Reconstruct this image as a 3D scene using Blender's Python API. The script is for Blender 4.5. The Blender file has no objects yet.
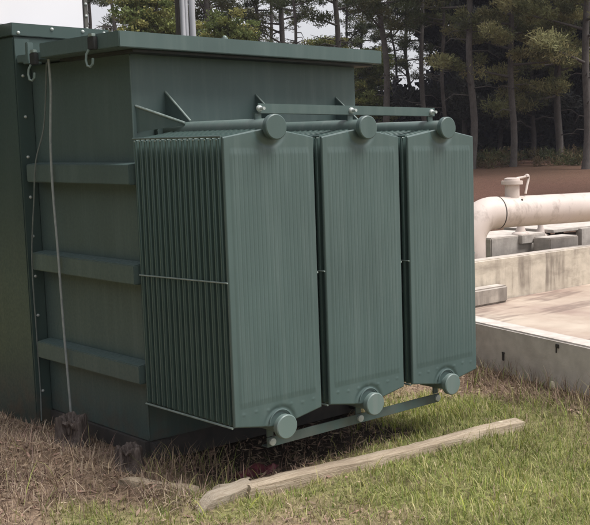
import bpy, bmesh, math, random
import numpy as np
from mathutils import Vector, Matrix
random.seed(7)
rng = np.random.default_rng(11)
sc = bpy.context.scene
COL = sc.collection
PI = math.pi

# ------------------------------------------------------------------ helpers
def tag(o, label=None, cat=None, group=None, kind=None):
    if label: o['label'] = label
    if cat: o['category'] = cat
    if group: o['group'] = group
    if kind: o['kind'] = kind
    return o

def empty(name, loc=(0, 0, 0), rz=0.0):
    o = bpy.data.objects.new(name, None)
    o.location = loc
    o.rotation_euler = (0, 0, rz)
    o.empty_display_size = 0.1
    COL.objects.link(o)
    return o

def link_mesh(name, me, mat, parent=None):
    o = bpy.data.objects.new(name, me)
    if mat: me.materials.append(mat)
    COL.objects.link(o)
    if parent: o.parent = parent
    return o

class MB:
    """collects shapes into one mesh; coordinates are local to the thing"""
    def __init__(s):
        s.v = []; s.f = []
    def add(s, vs, fs):
        b = len(s.v)
        s.v += [tuple(v) for v in vs]
        s.f += [tuple(b + i for i in f) for f in fs]
        return s
    def box(s, x0, x1, y0, y1, z0, z1):
        return s.add([(x0,y0,z0),(x1,y0,z0),(x1,y1,z0),(x0,y1,z0),(x0,y0,z1),(x1,y0,z1),(x1,y1,z1),(x0,y1,z1)],
                     [(0,3,2,1),(4,5,6,7),(0,1,5,4),(1,2,6,5),(2,3,7,6),(3,0,4,7)])
    def prism(s, pts, d):
        """pts: closed 3D polygon, d: extrusion vector"""
        n = len(pts); d = Vector(d)
        a = [Vector(p) for p in pts]
        return s.add(a + [p + d for p in a], [tuple(range(n)), tuple(range(2*n-1, n-1, -1))] +
                     [(i, i+n, (i+1) % n + n, (i+1) % n) for i in range(n)])
    def tube(s, pts, r, n=16, cap=True):
        pts = [Vector(p) for p in pts]
        rs = r if isinstance(r, (list, tuple)) else [r]*len(pts)
        t0 = (pts[1]-pts[0]).normalized()
        up = Vector((0,0,1)) if abs(t0.z) < .9 else Vector((1,0,0))
        a = t0.cross(up).normalized()
        vs = []; fs = []
        for i, p in enumerate(pts):
            t = (pts[min(i+1, len(pts)-1)] - pts[max(i-1, 0)]).normalized()
            a = (a - t*a.dot(t)).normalized(); b = t.cross(a)
            for k in range(n):
                w = 2*PI*k/n
                vs.append(p + (a*math.cos(w) + b*math.sin(w))*rs[i])
        for i in range(len(pts)-1):
            for k in range(n):
                fs.append((i*n+k, i*n+(k+1) % n, (i+1)*n+(k+1) % n, (i+1)*n+k))
        if cap:
            fs.append(tuple(range(n-1, -1, -1))); fs.append(tuple(range((len(pts)-1)*n, len(pts)*n)))
        return s.add(vs, fs)
    def dome(s, c, nrm, r, h, n=10):
        c = Vector(c); nrm = Vector(nrm).normalized()
        return s.tube([c, c+nrm*h*.5, c+nrm*h*.85, c+nrm*h], [r, r*.93, r*.62, r*.12], n)
    def build(s, name, mat, parent=None, bevel=0.0, seg=2, angle=35):
        bm = bmesh.new()
        vs = [bm.verts.new(v) for v in s.v]
        for f in s.f:
            try: bm.faces.new([vs[i] for i in f])
            except ValueError: pass
        bmesh.ops.recalc_face_normals(bm, faces=bm.faces)
        if bevel:
            es = [e for e in bm.edges if len(e.link_faces) == 2 and e.calc_face_angle(0) > math.radians(40)]
            bmesh.ops.bevel(bm, geom=es, offset=bevel, segments=seg, affect='EDGES', clamp_overlap=True)
        me = bpy.data.meshes.new(name)
        bm.to_mesh(me); bm.free()
        for p in me.polygons: p.use_smooth = True
        me.set_sharp_from_angle(angle=math.radians(angle))
        return link_mesh(name, me, mat, parent)

def np_mesh(name, verts, faces, mat, parent=None, tint=None, smooth=False):
    """verts (N,3), faces (M,k)"""
    me = bpy.data.meshes.new(name)
    k = faces.shape[1]; m = len(faces)
    me.vertices.add(len(verts)); me.vertices.foreach_set('co', verts.astype(np.float32).ravel())
    me.loops.add(m*k); me.loops.foreach_set('vertex_index', faces.astype(np.int32).ravel())
    me.polygons.add(m); me.polygons.foreach_set('loop_start', np.arange(0, m*k, k, dtype=np.int32))
    if smooth: me.polygons.foreach_set('use_smooth', np.ones(m, dtype=bool))
    me.update(calc_edges=True)
    if tint is not None:
        at = me.attributes.new('tint', 'FLOAT_COLOR', 'POINT')
        c = np.ones((len(verts), 4), dtype=np.float32); c[:, :3] = tint
        at.data.foreach_set('color', c.ravel())
    return link_mesh(name, me, mat, parent)

def _hash(i, j, s):
    n = (i*374761393 + j*668265263 + s*1442695041) & 0xffffffff
    n = ((n ^ (n >> 13))*1274126177) & 0xffffffff
    return ((n ^ (n >> 16)) & 0xffff)/65535.0
def vnoise(x, y, s=0):
    x = np.asarray(x, float); y = np.asarray(y, float)
    i = np.floor(x).astype(np.int64); j = np.floor(y).astype(np.int64)
    fx = x-i; fy = y-j; fx = fx*fx*(3-2*fx); fy = fy*fy*(3-2*fy)
    a = _hash(i, j, s); b = _hash(i+1, j, s); c = _hash(i, j+1, s); d = _hash(i+1, j+1, s)
    return (a*(1-fx)+b*fx)*(1-fy) + (c*(1-fx)+d*fx)*fy
def fbm(x, y, s=0, o=3):
    r = 0; a = .5; t = 0
    for k in range(o):
        r = r + a*vnoise(np.asarray(x)*2**k, np.asarray(y)*2**k, s+k*17); t += a; a *= .5
    return r/t
def sstep(a, b, x):
    t = np.clip((np.asarray(x, float)-a)/(b-a), 0, 1); return t*t*(3-2*t)

# ------------------------------------------------------------------ materials
def newmat(name):
    m = bpy.data.materials.new(name); m.use_nodes = True
    nt = m.node_tree; nt.nodes.clear()
    out = nt.nodes.new('ShaderNodeOutputMaterial'); b = nt.nodes.new('ShaderNodeBsdfPrincipled')
    nt.links.new(b.outputs[0], out.inputs[0])
    return m, nt, b
def N(nt, t, **kw):
    n = nt.nodes.new(t)
    for k, v in kw.items():
        if k in n.inputs: n.inputs[k].default_value = v
        else: setattr(n, k, v)
    return n
def noise_val(nt, coord, scale, detail=4, stretch=(1, 1, 1), rough=.55):
    mp = N(nt, 'ShaderNodeMapping'); mp.inputs['Scale'].default_value = stretch
    nt.links.new(coord, mp.inputs[0])
    n = N(nt, 'ShaderNodeTexNoise', Scale=scale, Detail=detail, Roughness=rough)
    nt.links.new(mp.outputs[0], n.inputs['Vector'])
    return n.outputs[0]
def ramp(nt, fac, stops):
    r = N(nt, 'ShaderNodeValToRGB'); e = r.color_ramp.elements
    while len(e) < len(stops): e.new(.5)
    for el, (p, c) in zip(e, stops):
        el.position = p; el.color = (*c, 1)
    nt.links.new(fac, r.inputs[0]); return r.outputs[0]
def mixc(nt, fac, a, b, mode='MIX'):
    m = N(nt, 'ShaderNodeMix', data_type='RGBA', blend_type=mode)
    for i, v in ((0, fac), (6, a), (7, b)):
        if isinstance(v, (int, float)): m.inputs[i].default_value = v
        elif isinstance(v, tuple): m.inputs[i].default_value = (*v, 1)
        else: nt.links.new(v, m.inputs[i])
    return m.outputs[2]
def bump(nt, b, h, strength=.3, dist=.01):
    n = N(nt, 'ShaderNodeBump', Strength=strength, Distance=dist)
    nt.links.new(h, n.inputs['Height']); nt.links.new(n.outputs[0], b.inputs['Normal'])
def coords(nt, kind='Object'):
    return N(nt, 'ShaderNodeTexCoord').outputs[kind]

def simple(name, c1, c2, scale=8, rough=.7, bmp=.2, stretch=(1, 1, 1), metal=0.0, dist=.01):
    m, nt, b = newmat(name); co = coords(nt)
    f = noise_val(nt, co, scale, 5, stretch)
    nt.links.new(ramp(nt, f, [(.3, c1), (.7, c2)]), b.inputs['Base Color'])
    b.inputs['Roughness'].default_value = rough; b.inputs['Metallic'].default_value = metal
    if bmp: bump(nt, b, f, bmp, dist)
    return m

def paint_mat(name, base, dirt, rough=.42):
    m, nt, b = newmat(name); co = coords(nt)
    big = noise_val(nt, co, 1.6, 4)
    streak = noise_val(nt, co, 5.0, 6, (3.2, 3.2, .22), .65)
    fine = noise_val(nt, co, 60, 3)
    l = tuple(x*1.12 for x in base); d = tuple(x*.88 for x in base)
    c = ramp(nt, big, [(.3, d), (.72, l)])
    sf = ramp(nt, streak, [(.48, (0, 0, 0)), (.72, (.6, .6, .6))])
    c = mixc(nt, sf, c, dirt)
    # splashed soil near the ground
    sx = N(nt, 'ShaderNodeSeparateXYZ'); g = N(nt, 'ShaderNodeNewGeometry'); nt.links.new(g.outputs['Position'], sx.inputs[0])
    mr = N(nt, 'ShaderNodeMapRange'); mr.inputs[1].default_value = .0; mr.inputs[2].default_value = .32
    mr.inputs[3].default_value = .8; mr.inputs[4].default_value = 0
    nt.links.new(sx.outputs[2], mr.inputs[0])
    mm = N(nt, 'ShaderNodeMath', operation='MULTIPLY'); nt.links.new(mr.outputs[0], mm.inputs[0])
    nt.links.new(ramp(nt, noise_val(nt, co, 9, 5), [(.42, (0, 0, 0)), (.6, (1, 1, 1))]), mm.inputs[1])
    c = mixc(nt, mm.outputs[0], c, (.10, .075, .055))
    nt.links.new(c, b.inputs['Base Color'])
    nt.links.new(ramp(nt, fine, [(.3, (rough-.06,)*3), (.7, (rough+.12,)*3)]), b.inputs['Roughness'])
    bump(nt, b, mixc(nt, .5, fine, streak), .06, .004)
    return m

M = {}
M['green'] = paint_mat('green_paint', (.064, .098, .093), (.098, .134, .128), .44)
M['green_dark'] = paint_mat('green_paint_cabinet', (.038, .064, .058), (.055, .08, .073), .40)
M['green_fin'] = paint_mat('green_paint_fins', (.062, .102, .093), (.09, .115, .105), .42)
M['green_light'] = paint_mat('green_paint_pipes', (.125, .170, .158), (.19, .21, .20), .40)
M['bolt'] = simple('galvanised_bolt', (.36, .39, .38), (.52, .55, .53), 40, .4, .05, metal=.2)
M['edge_steel'] = simple('worn_steel_rod', (.17, .215, .20), (.27, .32, .30), 30, .45, .05, metal=.2)
M['dark_steel'] = simple('dark_skid_steel', (.035, .036, .036), (.07, .06, .055), 10, .7, .2)
M['black'] = simple('black_clamp', (.012, .013, .013), (.03, .03, .03), 30, .5, .05)
M['pale_metal'] = simple('pale_metal_sheet', (.76, .74, .78), (.80, .78, .82), 2, .5, .02)
M['shaded_brown_flange'] = simple('shaded_brown_flange', (.07, .065, .06), (.12, .11, .10), 14, .6, .1)  # dark brown with the flange's shadow put into the colour
M['cable'] = simple('grey_cable', (.22, .24, .24), (.30, .32, .31), 40, .6, .05)
M['thin_cable'] = simple('dull_green_cable', (.10, .12, .115), (.15, .17, .16), 40, .6, .05)
M['conduit'] = simple('galvanised_conduit', (.33, .33, .36), (.45, .45, .48), 6, .45, .05, (3, 3, .5), .2)
M['red'] = simple('faded_red_plastic', (.16, .03, .045), (.09, .022, .03), 20, .6, .2)
M['iron'] = simple('dark_drain_iron', (.03, .026, .024), (.06, .05, .045), 40, .8, .3)
M['stone'] = simple('pale_stone', (.42, .36, .26), (.58, .52, .40), 20, .85, .5)

def concrete(name, base, warm, stain, streaks=.6, top_light=True, rough=.85):
    m, nt, b = newmat(name); co = coords(nt)
    big = noise_val(nt, co, 1.3, 5); mid = noise_val(nt, co, 9, 6); fine = noise_val(nt, co, 90, 3)
    c = ramp(nt, big, [(.3, base), (.7, warm)])
    c = mixc(nt, .35, c, ramp(nt, mid, [(.3, tuple(x*.6 for x in base)), (.65, tuple(min(1, x*1.25) for x in warm))]))
    st = noise_val(nt, co, 3.2, 6, (2.2, 2.2, .20), .65)
    sf = ramp(nt, st, [(.46, (0, 0, 0)), (.60, (streaks,)*3)])
    gate = noise_val(nt, co, 1.9, 4, (1, 1, .8), .6)
    gm = N(nt, 'ShaderNodeMath', operation='MULTIPLY'); nt.links.new(sf, gm.inputs[0])
    nt.links.new(ramp(nt, gate, [(.40, (.1, .1, .1)), (.62, (1, 1, 1))]), gm.inputs[1])
    c = mixc(nt, gm.outputs[0], c, stain)
    damp = noise_val(nt, co, 2.4, 5, (.7, .7, 2.2), .65)
    c = mixc(nt, ramp(nt, damp, [(.52, (0, 0, 0)), (.66, (.45, .45, .45))]), c, stain)
    if top_light:  # daylight on upward faces put into the colour
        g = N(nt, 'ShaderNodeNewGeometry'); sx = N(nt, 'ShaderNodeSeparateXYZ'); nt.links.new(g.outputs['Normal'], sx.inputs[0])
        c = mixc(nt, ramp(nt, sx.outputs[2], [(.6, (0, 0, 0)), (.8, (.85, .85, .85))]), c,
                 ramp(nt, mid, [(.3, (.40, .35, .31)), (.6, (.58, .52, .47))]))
    nt.links.new(c, b.inputs['Base Color']); b.inputs['Roughness'].default_value = rough
    bump(nt, b, mixc(nt, .5, fine, mid), .35, .006)
    return m
M['wall_front'] = concrete('concrete_painted_grey', (.58, .52, .48), (.66, .60, .56), (.42, .36, .32), .3)
M['wall_back'] = concrete('concrete_stained', (.42, .36, .285), (.52, .455, .37), (.15, .12, .095), .8)
M['block'] = concrete('concrete_block_weathered', (.28, .245, .21), (.38, .33, .28), (.12, .10, .085), .7)
M['plinth'] = concrete('concrete_plinth', (.42, .38, .35), (.52, .47, .43), (.22, .19, .17), .5)

def slab_mat():
    m, nt, b = newmat('basin_floor_concrete'); co = coords(nt)
    a = noise_val(nt, co, .8, 5, (1, .45, 1)); c2 = noise_val(nt, co, 5, 6)
    c = ramp(nt, a, [(.38, (.27, .17, .14)), (.50, (.42, .32, .25)), (.62, (.54, .45, .36))])
    c = mixc(nt, .3, c, ramp(nt, c2, [(.3, (.22, .17, .14)), (.7, (.55, .47, .40))]))
    w = noise_val(nt, co, 1.7, 4, (.35, 1.5, 1)); wf = ramp(nt, w, [(.50, (0, 0, 0)), (.56, (.7, .7, .7)), (.60, (.15, .15, .15)), (.68, (.5, .5, .5))])
    c = mixc(nt, wf, c, (.16, .11, .09))
    nt.links.new(c, b.inputs['Base Color']); b.inputs['Roughness'].default_value = .75
    bump(nt, b, c2, .2, .005); return m
M['slab'] = slab_mat()

def pipe_mat():
    m, nt, b = newmat('pale_pipe_paint'); co = coords(nt)
    a = noise_val(nt, co, 2.2, 5); c = ramp(nt, a, [(.3, (.50, .42, .38)), (.7, (.62, .53, .48))])
    st = noise_val(nt, co, 7, 6, (1, .5, .5), .7)
    c = mixc(nt, ramp(nt, st, [(.52, (0, 0, 0)), (.70, (.75, .75, .75))]), c, (.26, .20, .17))
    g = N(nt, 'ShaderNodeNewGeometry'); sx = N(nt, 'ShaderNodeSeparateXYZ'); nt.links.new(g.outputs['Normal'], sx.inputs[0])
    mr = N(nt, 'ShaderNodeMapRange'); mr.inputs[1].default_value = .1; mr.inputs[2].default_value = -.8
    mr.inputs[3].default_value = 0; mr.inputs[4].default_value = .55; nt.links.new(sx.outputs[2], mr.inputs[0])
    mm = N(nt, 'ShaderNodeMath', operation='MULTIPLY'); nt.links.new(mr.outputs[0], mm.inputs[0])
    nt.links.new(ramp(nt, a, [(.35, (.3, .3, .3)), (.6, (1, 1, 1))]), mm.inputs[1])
    c = mixc(nt, mm.outputs[0], c, (.36, .30, .20))          # darker yellow-brown tint on the belly of the pipe
    nt.links.new(c, b.inputs['Base Color']); b.inputs['Roughness'].default_value = .55
    bump(nt, b, st, .15, .004); return m
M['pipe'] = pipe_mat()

def wood_mat(name, c1, c2, c3, stretch):
    m, nt, b = newmat(name); co = coords(nt)
    g = noise_val(nt, co, 14, 9, stretch, .75); k = noise_val(nt, co, 3, 4)
    c = ramp(nt, g, [(.32, c1), (.5, c2), (.68, c3)])
    c = mixc(nt, ramp(nt, k, [(.45, (0, 0, 0)), (.65, (.5, .5, .5))]), c, c1)
    nt.links.new(c, b.inputs['Base Color']); b.inputs['Roughness'].default_value = .85
    bump(nt, b, g, .9, .018); return m
M['timber'] = wood_mat('weathered_timber', (.26, .19, .13), (.50, .40, .29), (.64, .54, .42), (.35, 6, 6))
M['cut_wood'] = wood_mat('fresh_split_wood', (.28, .22, .16), (.40, .33, .25), (.50, .43, .35), (.5, 5, 5))
M['stump'] = wood_mat('rotten_stump_bark', (.04, .03, .026), (.15, .115, .10), (.33, .28, .25), (5, 5, .5))
M['bark'] = wood_mat('pine_bark', (.05, .042, .038), (.095, .082, .074), (.15, .13, .118), (4, 4, .7))

def tint_mat(name, rough=.8, trans=.0, spec=.2):
    m, nt, b = newmat(name)
    a = N(nt, 'ShaderNodeAttribute', attribute_name='tint')
    nt.links.new(a.outputs['Color'], b.inputs['Base Color'])
    b.inputs['Roughness'].default_value = rough
    b.inputs['Specular IOR Level'].default_value = spec
    if trans:
        out = [n for n in nt.nodes if n.type == 'OUTPUT_MATERIAL'][0]
        t = N(nt, 'ShaderNodeBsdfTranslucent'); nt.links.new(a.outputs['Color'], t.inputs[0])
        mx = N(nt, 'ShaderNodeMixShader'); mx.inputs[0].default_value = trans
        nt.links.new(b.outputs[0], mx.inputs[1]); nt.links.new(t.outputs[0], mx.inputs[2]); nt.links.new(mx.outputs[0], out.inputs[0])
    return m
M['blade'] = tint_mat('grass_blade', .75, .3)
M['needles'] = tint_mat('pine_needles', .8, .35)
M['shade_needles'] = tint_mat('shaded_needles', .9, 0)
M['straw'] = tint_mat('dry_straw', .85, .15)

def lushness(x, y):
    """1 = lush green turf, 0 = dead straw and soil"""
    g = .36 + 1.3*(fbm(x*1.7+3, y*1.7+9, 5)-.5) + .9*(fbm(x*6, y*6, 8)-.5)
    g = g + .62*sstep(.1, .5, x)*sstep(.3, -.5, y)*sstep(2.3, 1.5, x)     # turf in front of the timber
    g = g + .75*np.exp(-(((x-1.85)/.55)**2+((y-.38)/.33)**2))             # bright patch by the last radiator
    g = g + .35*np.exp(-(((x+.35)/.35)**2+((y-.2)/.35)**2)) + 1.25*np.exp(-(((x+.60)/.2)**2+((y-.52)/.35)**2))
    g = g - .40*sstep(.12, -.2, x)*sstep(.25, .7, y)                       # bare mound by the tank
    g = g - .6*sstep(2.15, 2.5, x+.15*y)                                   # dry bank under the wall
    g = g - .7*sstep(.12, .35, y)*sstep(1.5, 1.2, x)                      # bare soil below the radiators
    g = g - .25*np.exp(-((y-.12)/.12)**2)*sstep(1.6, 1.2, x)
    far = sstep(2.6, 4.5, np.hypot(x-.5, y-.3))
    g = g*(1-far) + (.45+.9*fbm(x*.6, y*.6, 15))*far                       # ordinary turf round the rest of the yard
    return np.clip(g, 0, 1)

def ridge(x, y):
    P = [(-.62, 1.9), (-.40, 1.3), (-.27, .66), (-.22, .08)]; d = 9+0*x
    for (a, b), (c, e) in zip(P[:-1], P[1:]):
        t = np.clip(((x-a)*(c-a)+(y-b)*(e-b))/((c-a)**2+(e-b)**2), 0, 1)
        d = np.minimum(d, np.hypot(x-a-t*(c-a), y-b-t*(e-b)))
    return np.exp(-(d/.075)**2)

def height(x, y):
    x = np.asarray(x, float); y = np.asarray(y, float)
    near = sstep(9, 5, np.hypot(x, y))
    h = near*(.05*(fbm(x*.9, y*.9, 3)-.5) + .035*(fbm(x*4, y*4, 21)-.5) + .018*(fbm(x*14, y*14, 33)-.5))
    h = h + .07*np.exp(-(((x+.45)/.33)**2+((y-1.35)/.6)**2)) + .07*np.exp(-(((x+.4)/.25)**2+((y-2.35)/.35)**2))
    h = h + .07*sstep(2.25, 2.62, x-.2*(y-.3))*sstep(5.5, 4.5, x)*near
    h = h - .03*sstep(.1, .3, x)*sstep(.15, .3, y)*sstep(1.7, 1.5, x)*sstep(1.2, 1., y)
    h = h + .055*ridge(x, y)
    u = .75*x+.66*y
    h = h + .95*sstep(9, 34, u) + .012*np.clip(u-32, 0, 400)
    h = h + sstep(10, 20, u)*.25*(fbm(x*.3, y*.3, 44)-.5)
    # the ground drops under the basin slab
    h = h - .12*sstep(2.62, 2.8, x-.2*(y-.3))*sstep(3.2, 2.9, y)*sstep(11.5, 11, x)
    return h

def ground_mat():
    m, nt, b = newmat('soil_and_turf'); co = coords(nt, 'Object')
    at = N(nt, 'ShaderNodeAttribute', attribute_name='tint')
    f = noise_val(nt, co, 28, 6); k = noise_val(nt, co, 7, 5)
    c = mixc(nt, .55, at.outputs['Color'], ramp(nt, f, [(.3, (.3, .3, .3)), (.5, (.9, .9, .9)), (.7, (1.5, 1.5, 1.5))]), 'MULTIPLY')
    c = mixc(nt, .3, c, ramp(nt, k, [(.3, (.5, .5, .5)), (.7, (1.3, 1.3, 1.3))]), 'MULTIPLY')
    nt.links.new(c, b.inputs['Base Color']); b.inputs['Roughness'].default_value = .95
    b.inputs['Specular IOR Level'].default_value = .1
    bump(nt, b, mixc(nt, .5, f, k), .8, .03); return m

# ------------------------------------------------------------------ ground
def axis(lo, a, b, hi, fine):
    n1 = np.concatenate([[lo], a-np.geomspace(abs(lo-a), fine*2, 46)[1:-1]])
    n3 = np.concatenate([b+np.geomspace(fine*2, hi-b, 46)[:-1], [hi]])
    return np.concatenate([n1, np.arange(a, b, fine), n3])
gx = axis(-300, -2.2, 4.2, 400, .035); gy = axis(-300, -2.4, 3.4, 400, .035)
X, Y = np.meshgrid(gx, gy); Z = height(X, Y)
V = np.stack([X.ravel(), Y.ravel(), Z.ravel()], 1)
nx, ny = len(gx), len(gy)
I = (np.arange(ny-1)[:, None]*nx + np.arange(nx-1)[None, :]).ravel()
F = np.stack([I, I+1, I+nx+1, I+nx], 1)
L = lushness(V[:, 0], V[:, 1])[:, None]
u = .75*V[:, 0]+.66*V[:, 1]
soil = np.array([.24, .17, .12]); turf = np.array([.19, .19, .075]); red = np.array([.105, .056, .042])
n1 = fbm(V[:, 0]*3, V[:, 1]*3, 71)[:, None]
T = (soil*(.7+.6*n1))*(1-L)+turf*L
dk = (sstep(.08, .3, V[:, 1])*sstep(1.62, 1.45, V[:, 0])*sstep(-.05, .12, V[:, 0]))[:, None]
T = T*(1-dk)+np.array([.055, .042, .034])*dk  # shade below radiators and tank painted into the ground colour
R = sstep(6.5, 8.5, u)[:, None]
n2 = fbm(V[:, 0]*.5, V[:, 1]*.5, 72)[:, None]; n3 = fbm(V[:, 0]*.17, V[:, 1]*.22, 75)[:, None]
red2 = red*(1-sstep(.45, .7, n3))+np.array([.115, .07, .048])*sstep(.45, .7, n3)
T = T*(1-R)+red2*(.5+.9*n2)*R
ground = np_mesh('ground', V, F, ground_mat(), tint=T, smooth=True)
tag(ground, kind='structure')

# ------------------------------------------------------------------ transformer
TX0, TY0 = .067, .92          # tank left face, tank radiator face
TX1, TY1 = 1.62, 2.07
tr = empty('transformer', (TX0, TY0, 0))
tag(tr, 'large dark green electrical transformer with three ribbed radiator banks', 'transformer')
def tp(mb, name, mat='green', parent=None, **k):     # part built in world coordinates, stored local to the thing
    mb.v = [(x-TX0, y-TY0, z) for x, y, z in mb.v]
    return mb.build(name, M[mat], parent or tr, **k)

tp(MB().box(TX0, TX1, TY0, TY1, .10, 2.205), 'tank_body', bevel=.006)
mb = MB().box(-.08, 1.70, .75, 1.63, 2.215, 2.297)
mb.box(-.02, 1.66, 1.63, 2.055, 2.215, 2.26)
lid = tp(mb, 'lid', bevel=.004)
tp(MB().box(.02, 1.665, .80, 1.60, 2.200, 2.213), 'lid_gasket', 'black', lid)
# little bits on the lid: lifting stubs
tp(MB().tube([(.62, .86, 2.297), (.62, .86, 2.315)], .018, 12).dome((.62, .86, 2.315), (0, 0, 1), .012, .012), 'vent_plug', 'edge_steel')
for z0, z1 in ((1.513, 1.618), (.985, 1.088), (.448, .548)):
    # band that wraps the corner; top face is slightly sloped to shed water
    mb = MB().prism([(-.02, .832, z0), (TX0, .832, z0), (TX0, .832, z1+.012), (-.02, .832, z1)], (0, 1.19, 0))
    mb.prism([(TX0-.001, .832, z0), (.20, .832, z0), (.20, .832, z1), (TX0-.001, .832, z1)], (0, TY0-.832-.002, 0))
    tp(mb, 'stiffener', bevel=.005)
# weld seam up the tank corner
tp(MB().tube([(TX0, TY0-.002, .12), (TX0, TY0-.002, 2.19)], .006, 8), 'weld_seam')

# clamps and hooks under the lid on the left face
for y, z in ((1.672, 2.225), (1.0, 2.262)):
    c = tp(MB().box(-.105, -.081, y-.032, y+.032, z-.045, z+.02), 'clamp', 'black', bevel=.003)
    tp(MB().box(-.107, -.084, y-.022, y+.02, z+.0205, z+.038), 'clamp_plate', 'edge_steel', c, bevel=.003)
    hk = [(-.108, y+.012, z-.045), (-.118, y+.022, z-.07), (-.12, y+.026, z-.10), (-.118, y+.018, z-.128), (-.112, y-.002, z-.135), (-.106, y-.016, z-.12), (-.104, y-.018, z-.09)]
    tp(MB().tube(hk, .0065, 8), 'hook', 'green_light', c)
c = tp(MB().box(-.10, -.065, 1.735, 1.765, 2.20, 2.31).box(-.10, -.02, 1.735, 1.80, 2.19, 2.205), 'end_bracket', bevel=.003)

# cable box on the left end
CX, CY = -.028, 2.07
cb = tp(MB().box(CX, .56, CY+.002, 3.3, -.05, 2.375), 'cable_box', 'green_dark', bevel=.008)
tp(MB().box(CX-.012, .575, CY-.012, 3.31, 2.377, 2.452), 'top_flange', 'green_dark', cb, bevel=.004)
tp(MB().box(CX+.001, TX0-.003, CY-.010, CY, .0, 2.36), 'side_flange', 'green_dark', cb, bevel=.002)
for z in (2.143, 1.901, 1.662, 1.421, 1.185, .94, .699, .468, .229):
    tp(MB().dome((.012, CY-.010, z), (0, -1, 0), .0095, .010), 'bolt', 'bolt', cb)
for x in (-.0, .205, .40, .54):
    tp(MB().dome((x, CY-.012, 2.43 if x > .01 else 2.395), (0, -1, 0), .0105, .010), 'bolt', 'bolt', cb)
for y in (2.28, 2.62): tp(MB().dome((CX-.012, y, 2.42), (-1, 0, 0), .014, .012), 'bolt', 'bolt', cb)

# ---- radiators
XS = (0.0, .5881, 1.1894)
RW, RD, ZB, ZT = .5343, .7967, .35, 1.75
ZH, ZL = 1.797, .312
def outline(x0, x1, notch):
    """pentagon ended plate outline in (x,z), optional round necks at both headers"""
    xc = (x0+x1)/2; p = []
    p += [(x0, ZB+.004), (x0, ZT-.004), (x0+.006, ZT)]
    if notch:
        p += [(xc-.075, ZT+.040), (xc-.03, ZT+.048), (xc+.03, ZT+.048), (xc+.075, ZT+.040)]
    else:
        p += [(xc-.02, ZT+.045), (xc+.02, ZT+.045)]
    p += [(x1-.006, ZT), (x1, ZT-.004), (x1, ZB+.004), (x1-.006, ZB)]
    if notch:
        p += [(xc+.075, ZB-.040), (xc+.03, ZB-.050), (xc-.03, ZB-.050), (xc-.075, ZB-.040)]
    else:
        p += [(xc+.02, ZB-.045), (xc-.02, ZB-.045)]
    p += [(x0+.006, ZB)]
    return p

def front_plate(x0):
    """outer plate with pressed vertical flutes"""
    x1 = x0+RW; nxp, nzp = 324, 90
    us = np.linspace(0, 1, nxp+1)
    tz = np.concatenate([np.linspace(0, .14, 60), np.linspace(.14, .86, 22)[1:], np.linspace(.86, 1, 40)[1:]])
    xc = x0+RW/2
    def top(x):
        return ZT+.046*np.clip(1-np.abs(x-xc)/(RW/2-.004), 0, 1)**1.0*np.where(np.abs(x-xc) < .03, .97, 1)
    def bot(x):
        return ZB-.048*np.clip(1-np.abs(x-xc)/(RW/2-.004), 0, 1)
    vs = []; W = []
    for t in tz:
        x = x0+RW*us; z = bot(x)*(1-t)+top(x)*t
        inner = np.minimum(np.clip((x-x0-.030)/.012, 0, 1), np.clip((x1-.030-x)/.012, 0, 1))
        zi = np.clip((z-(ZB+.085))/.03, 0, 1)*np.clip((ZT-.052-z)/.03, 0, 1)
        ph = (x-x0-.030)/(RW-.06)*20
        fl = 1-np.clip(1-np.abs(((ph+.5) % 1)-.5)/.22, 0, 1)**1.0
        wob = 1-.35*vnoise(np.floor(ph+.5)*3.1+x0*7, z*1.7, 4)
        d = .0022*fl*wob*inner*zi + .0016*inner*zi
        edge = np.minimum(np.minimum(x-x0, x1-x), np.minimum(z-bot(x), top(x)-z))
        d = d - .007*np.clip(1-edge/.006, 0, 1)**2
        # dished ring around the header necks
        for zc in (ZH, ZL):
            r = np.hypot(x-xc, z-zc); d = d - .006*np.exp(-((r-.088)/.013)**2)
        for q in range(7):
            d = d + .0016*np.exp(-(((x-(x0+.055+q*(RW-.11)/6))/.010)**2+((z-(ZB+.055+.004*math.sin(q*2.1+x0*3)))/.007)**2))
        vs.append(np.stack([x, -.006-d, z], 1))
    vs = np.concatenate(vs); n = nxp+1
    I = (np.arange(len(tz)-1)[:, None]*n+np.arange(nxp)[None, :]).ravel()
    fs = np.stack([I, I+1, I+n+1, I+n], 1)
    # back rim so that the plate has thickness
    ring = list(range(0, n))+[k*n+nxp for k in range(1, len(tz))]+[(len(tz)-1)*n+k for k in range(nxp-1, -1, -1)]+[k*n for k in range(len(tz)-2, 0, -1)]
    b = len(vs); back = vs[ring].copy(); back[:, 1] = .010
    vs = np.concatenate([vs, back]); m = len(ring)
    rf = np.array([(ring[i], ring[(i+1) % m], b+(i+1) % m, b+i) for i in range(m)])
    return vs, np.concatenate([fs, rf])

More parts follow.
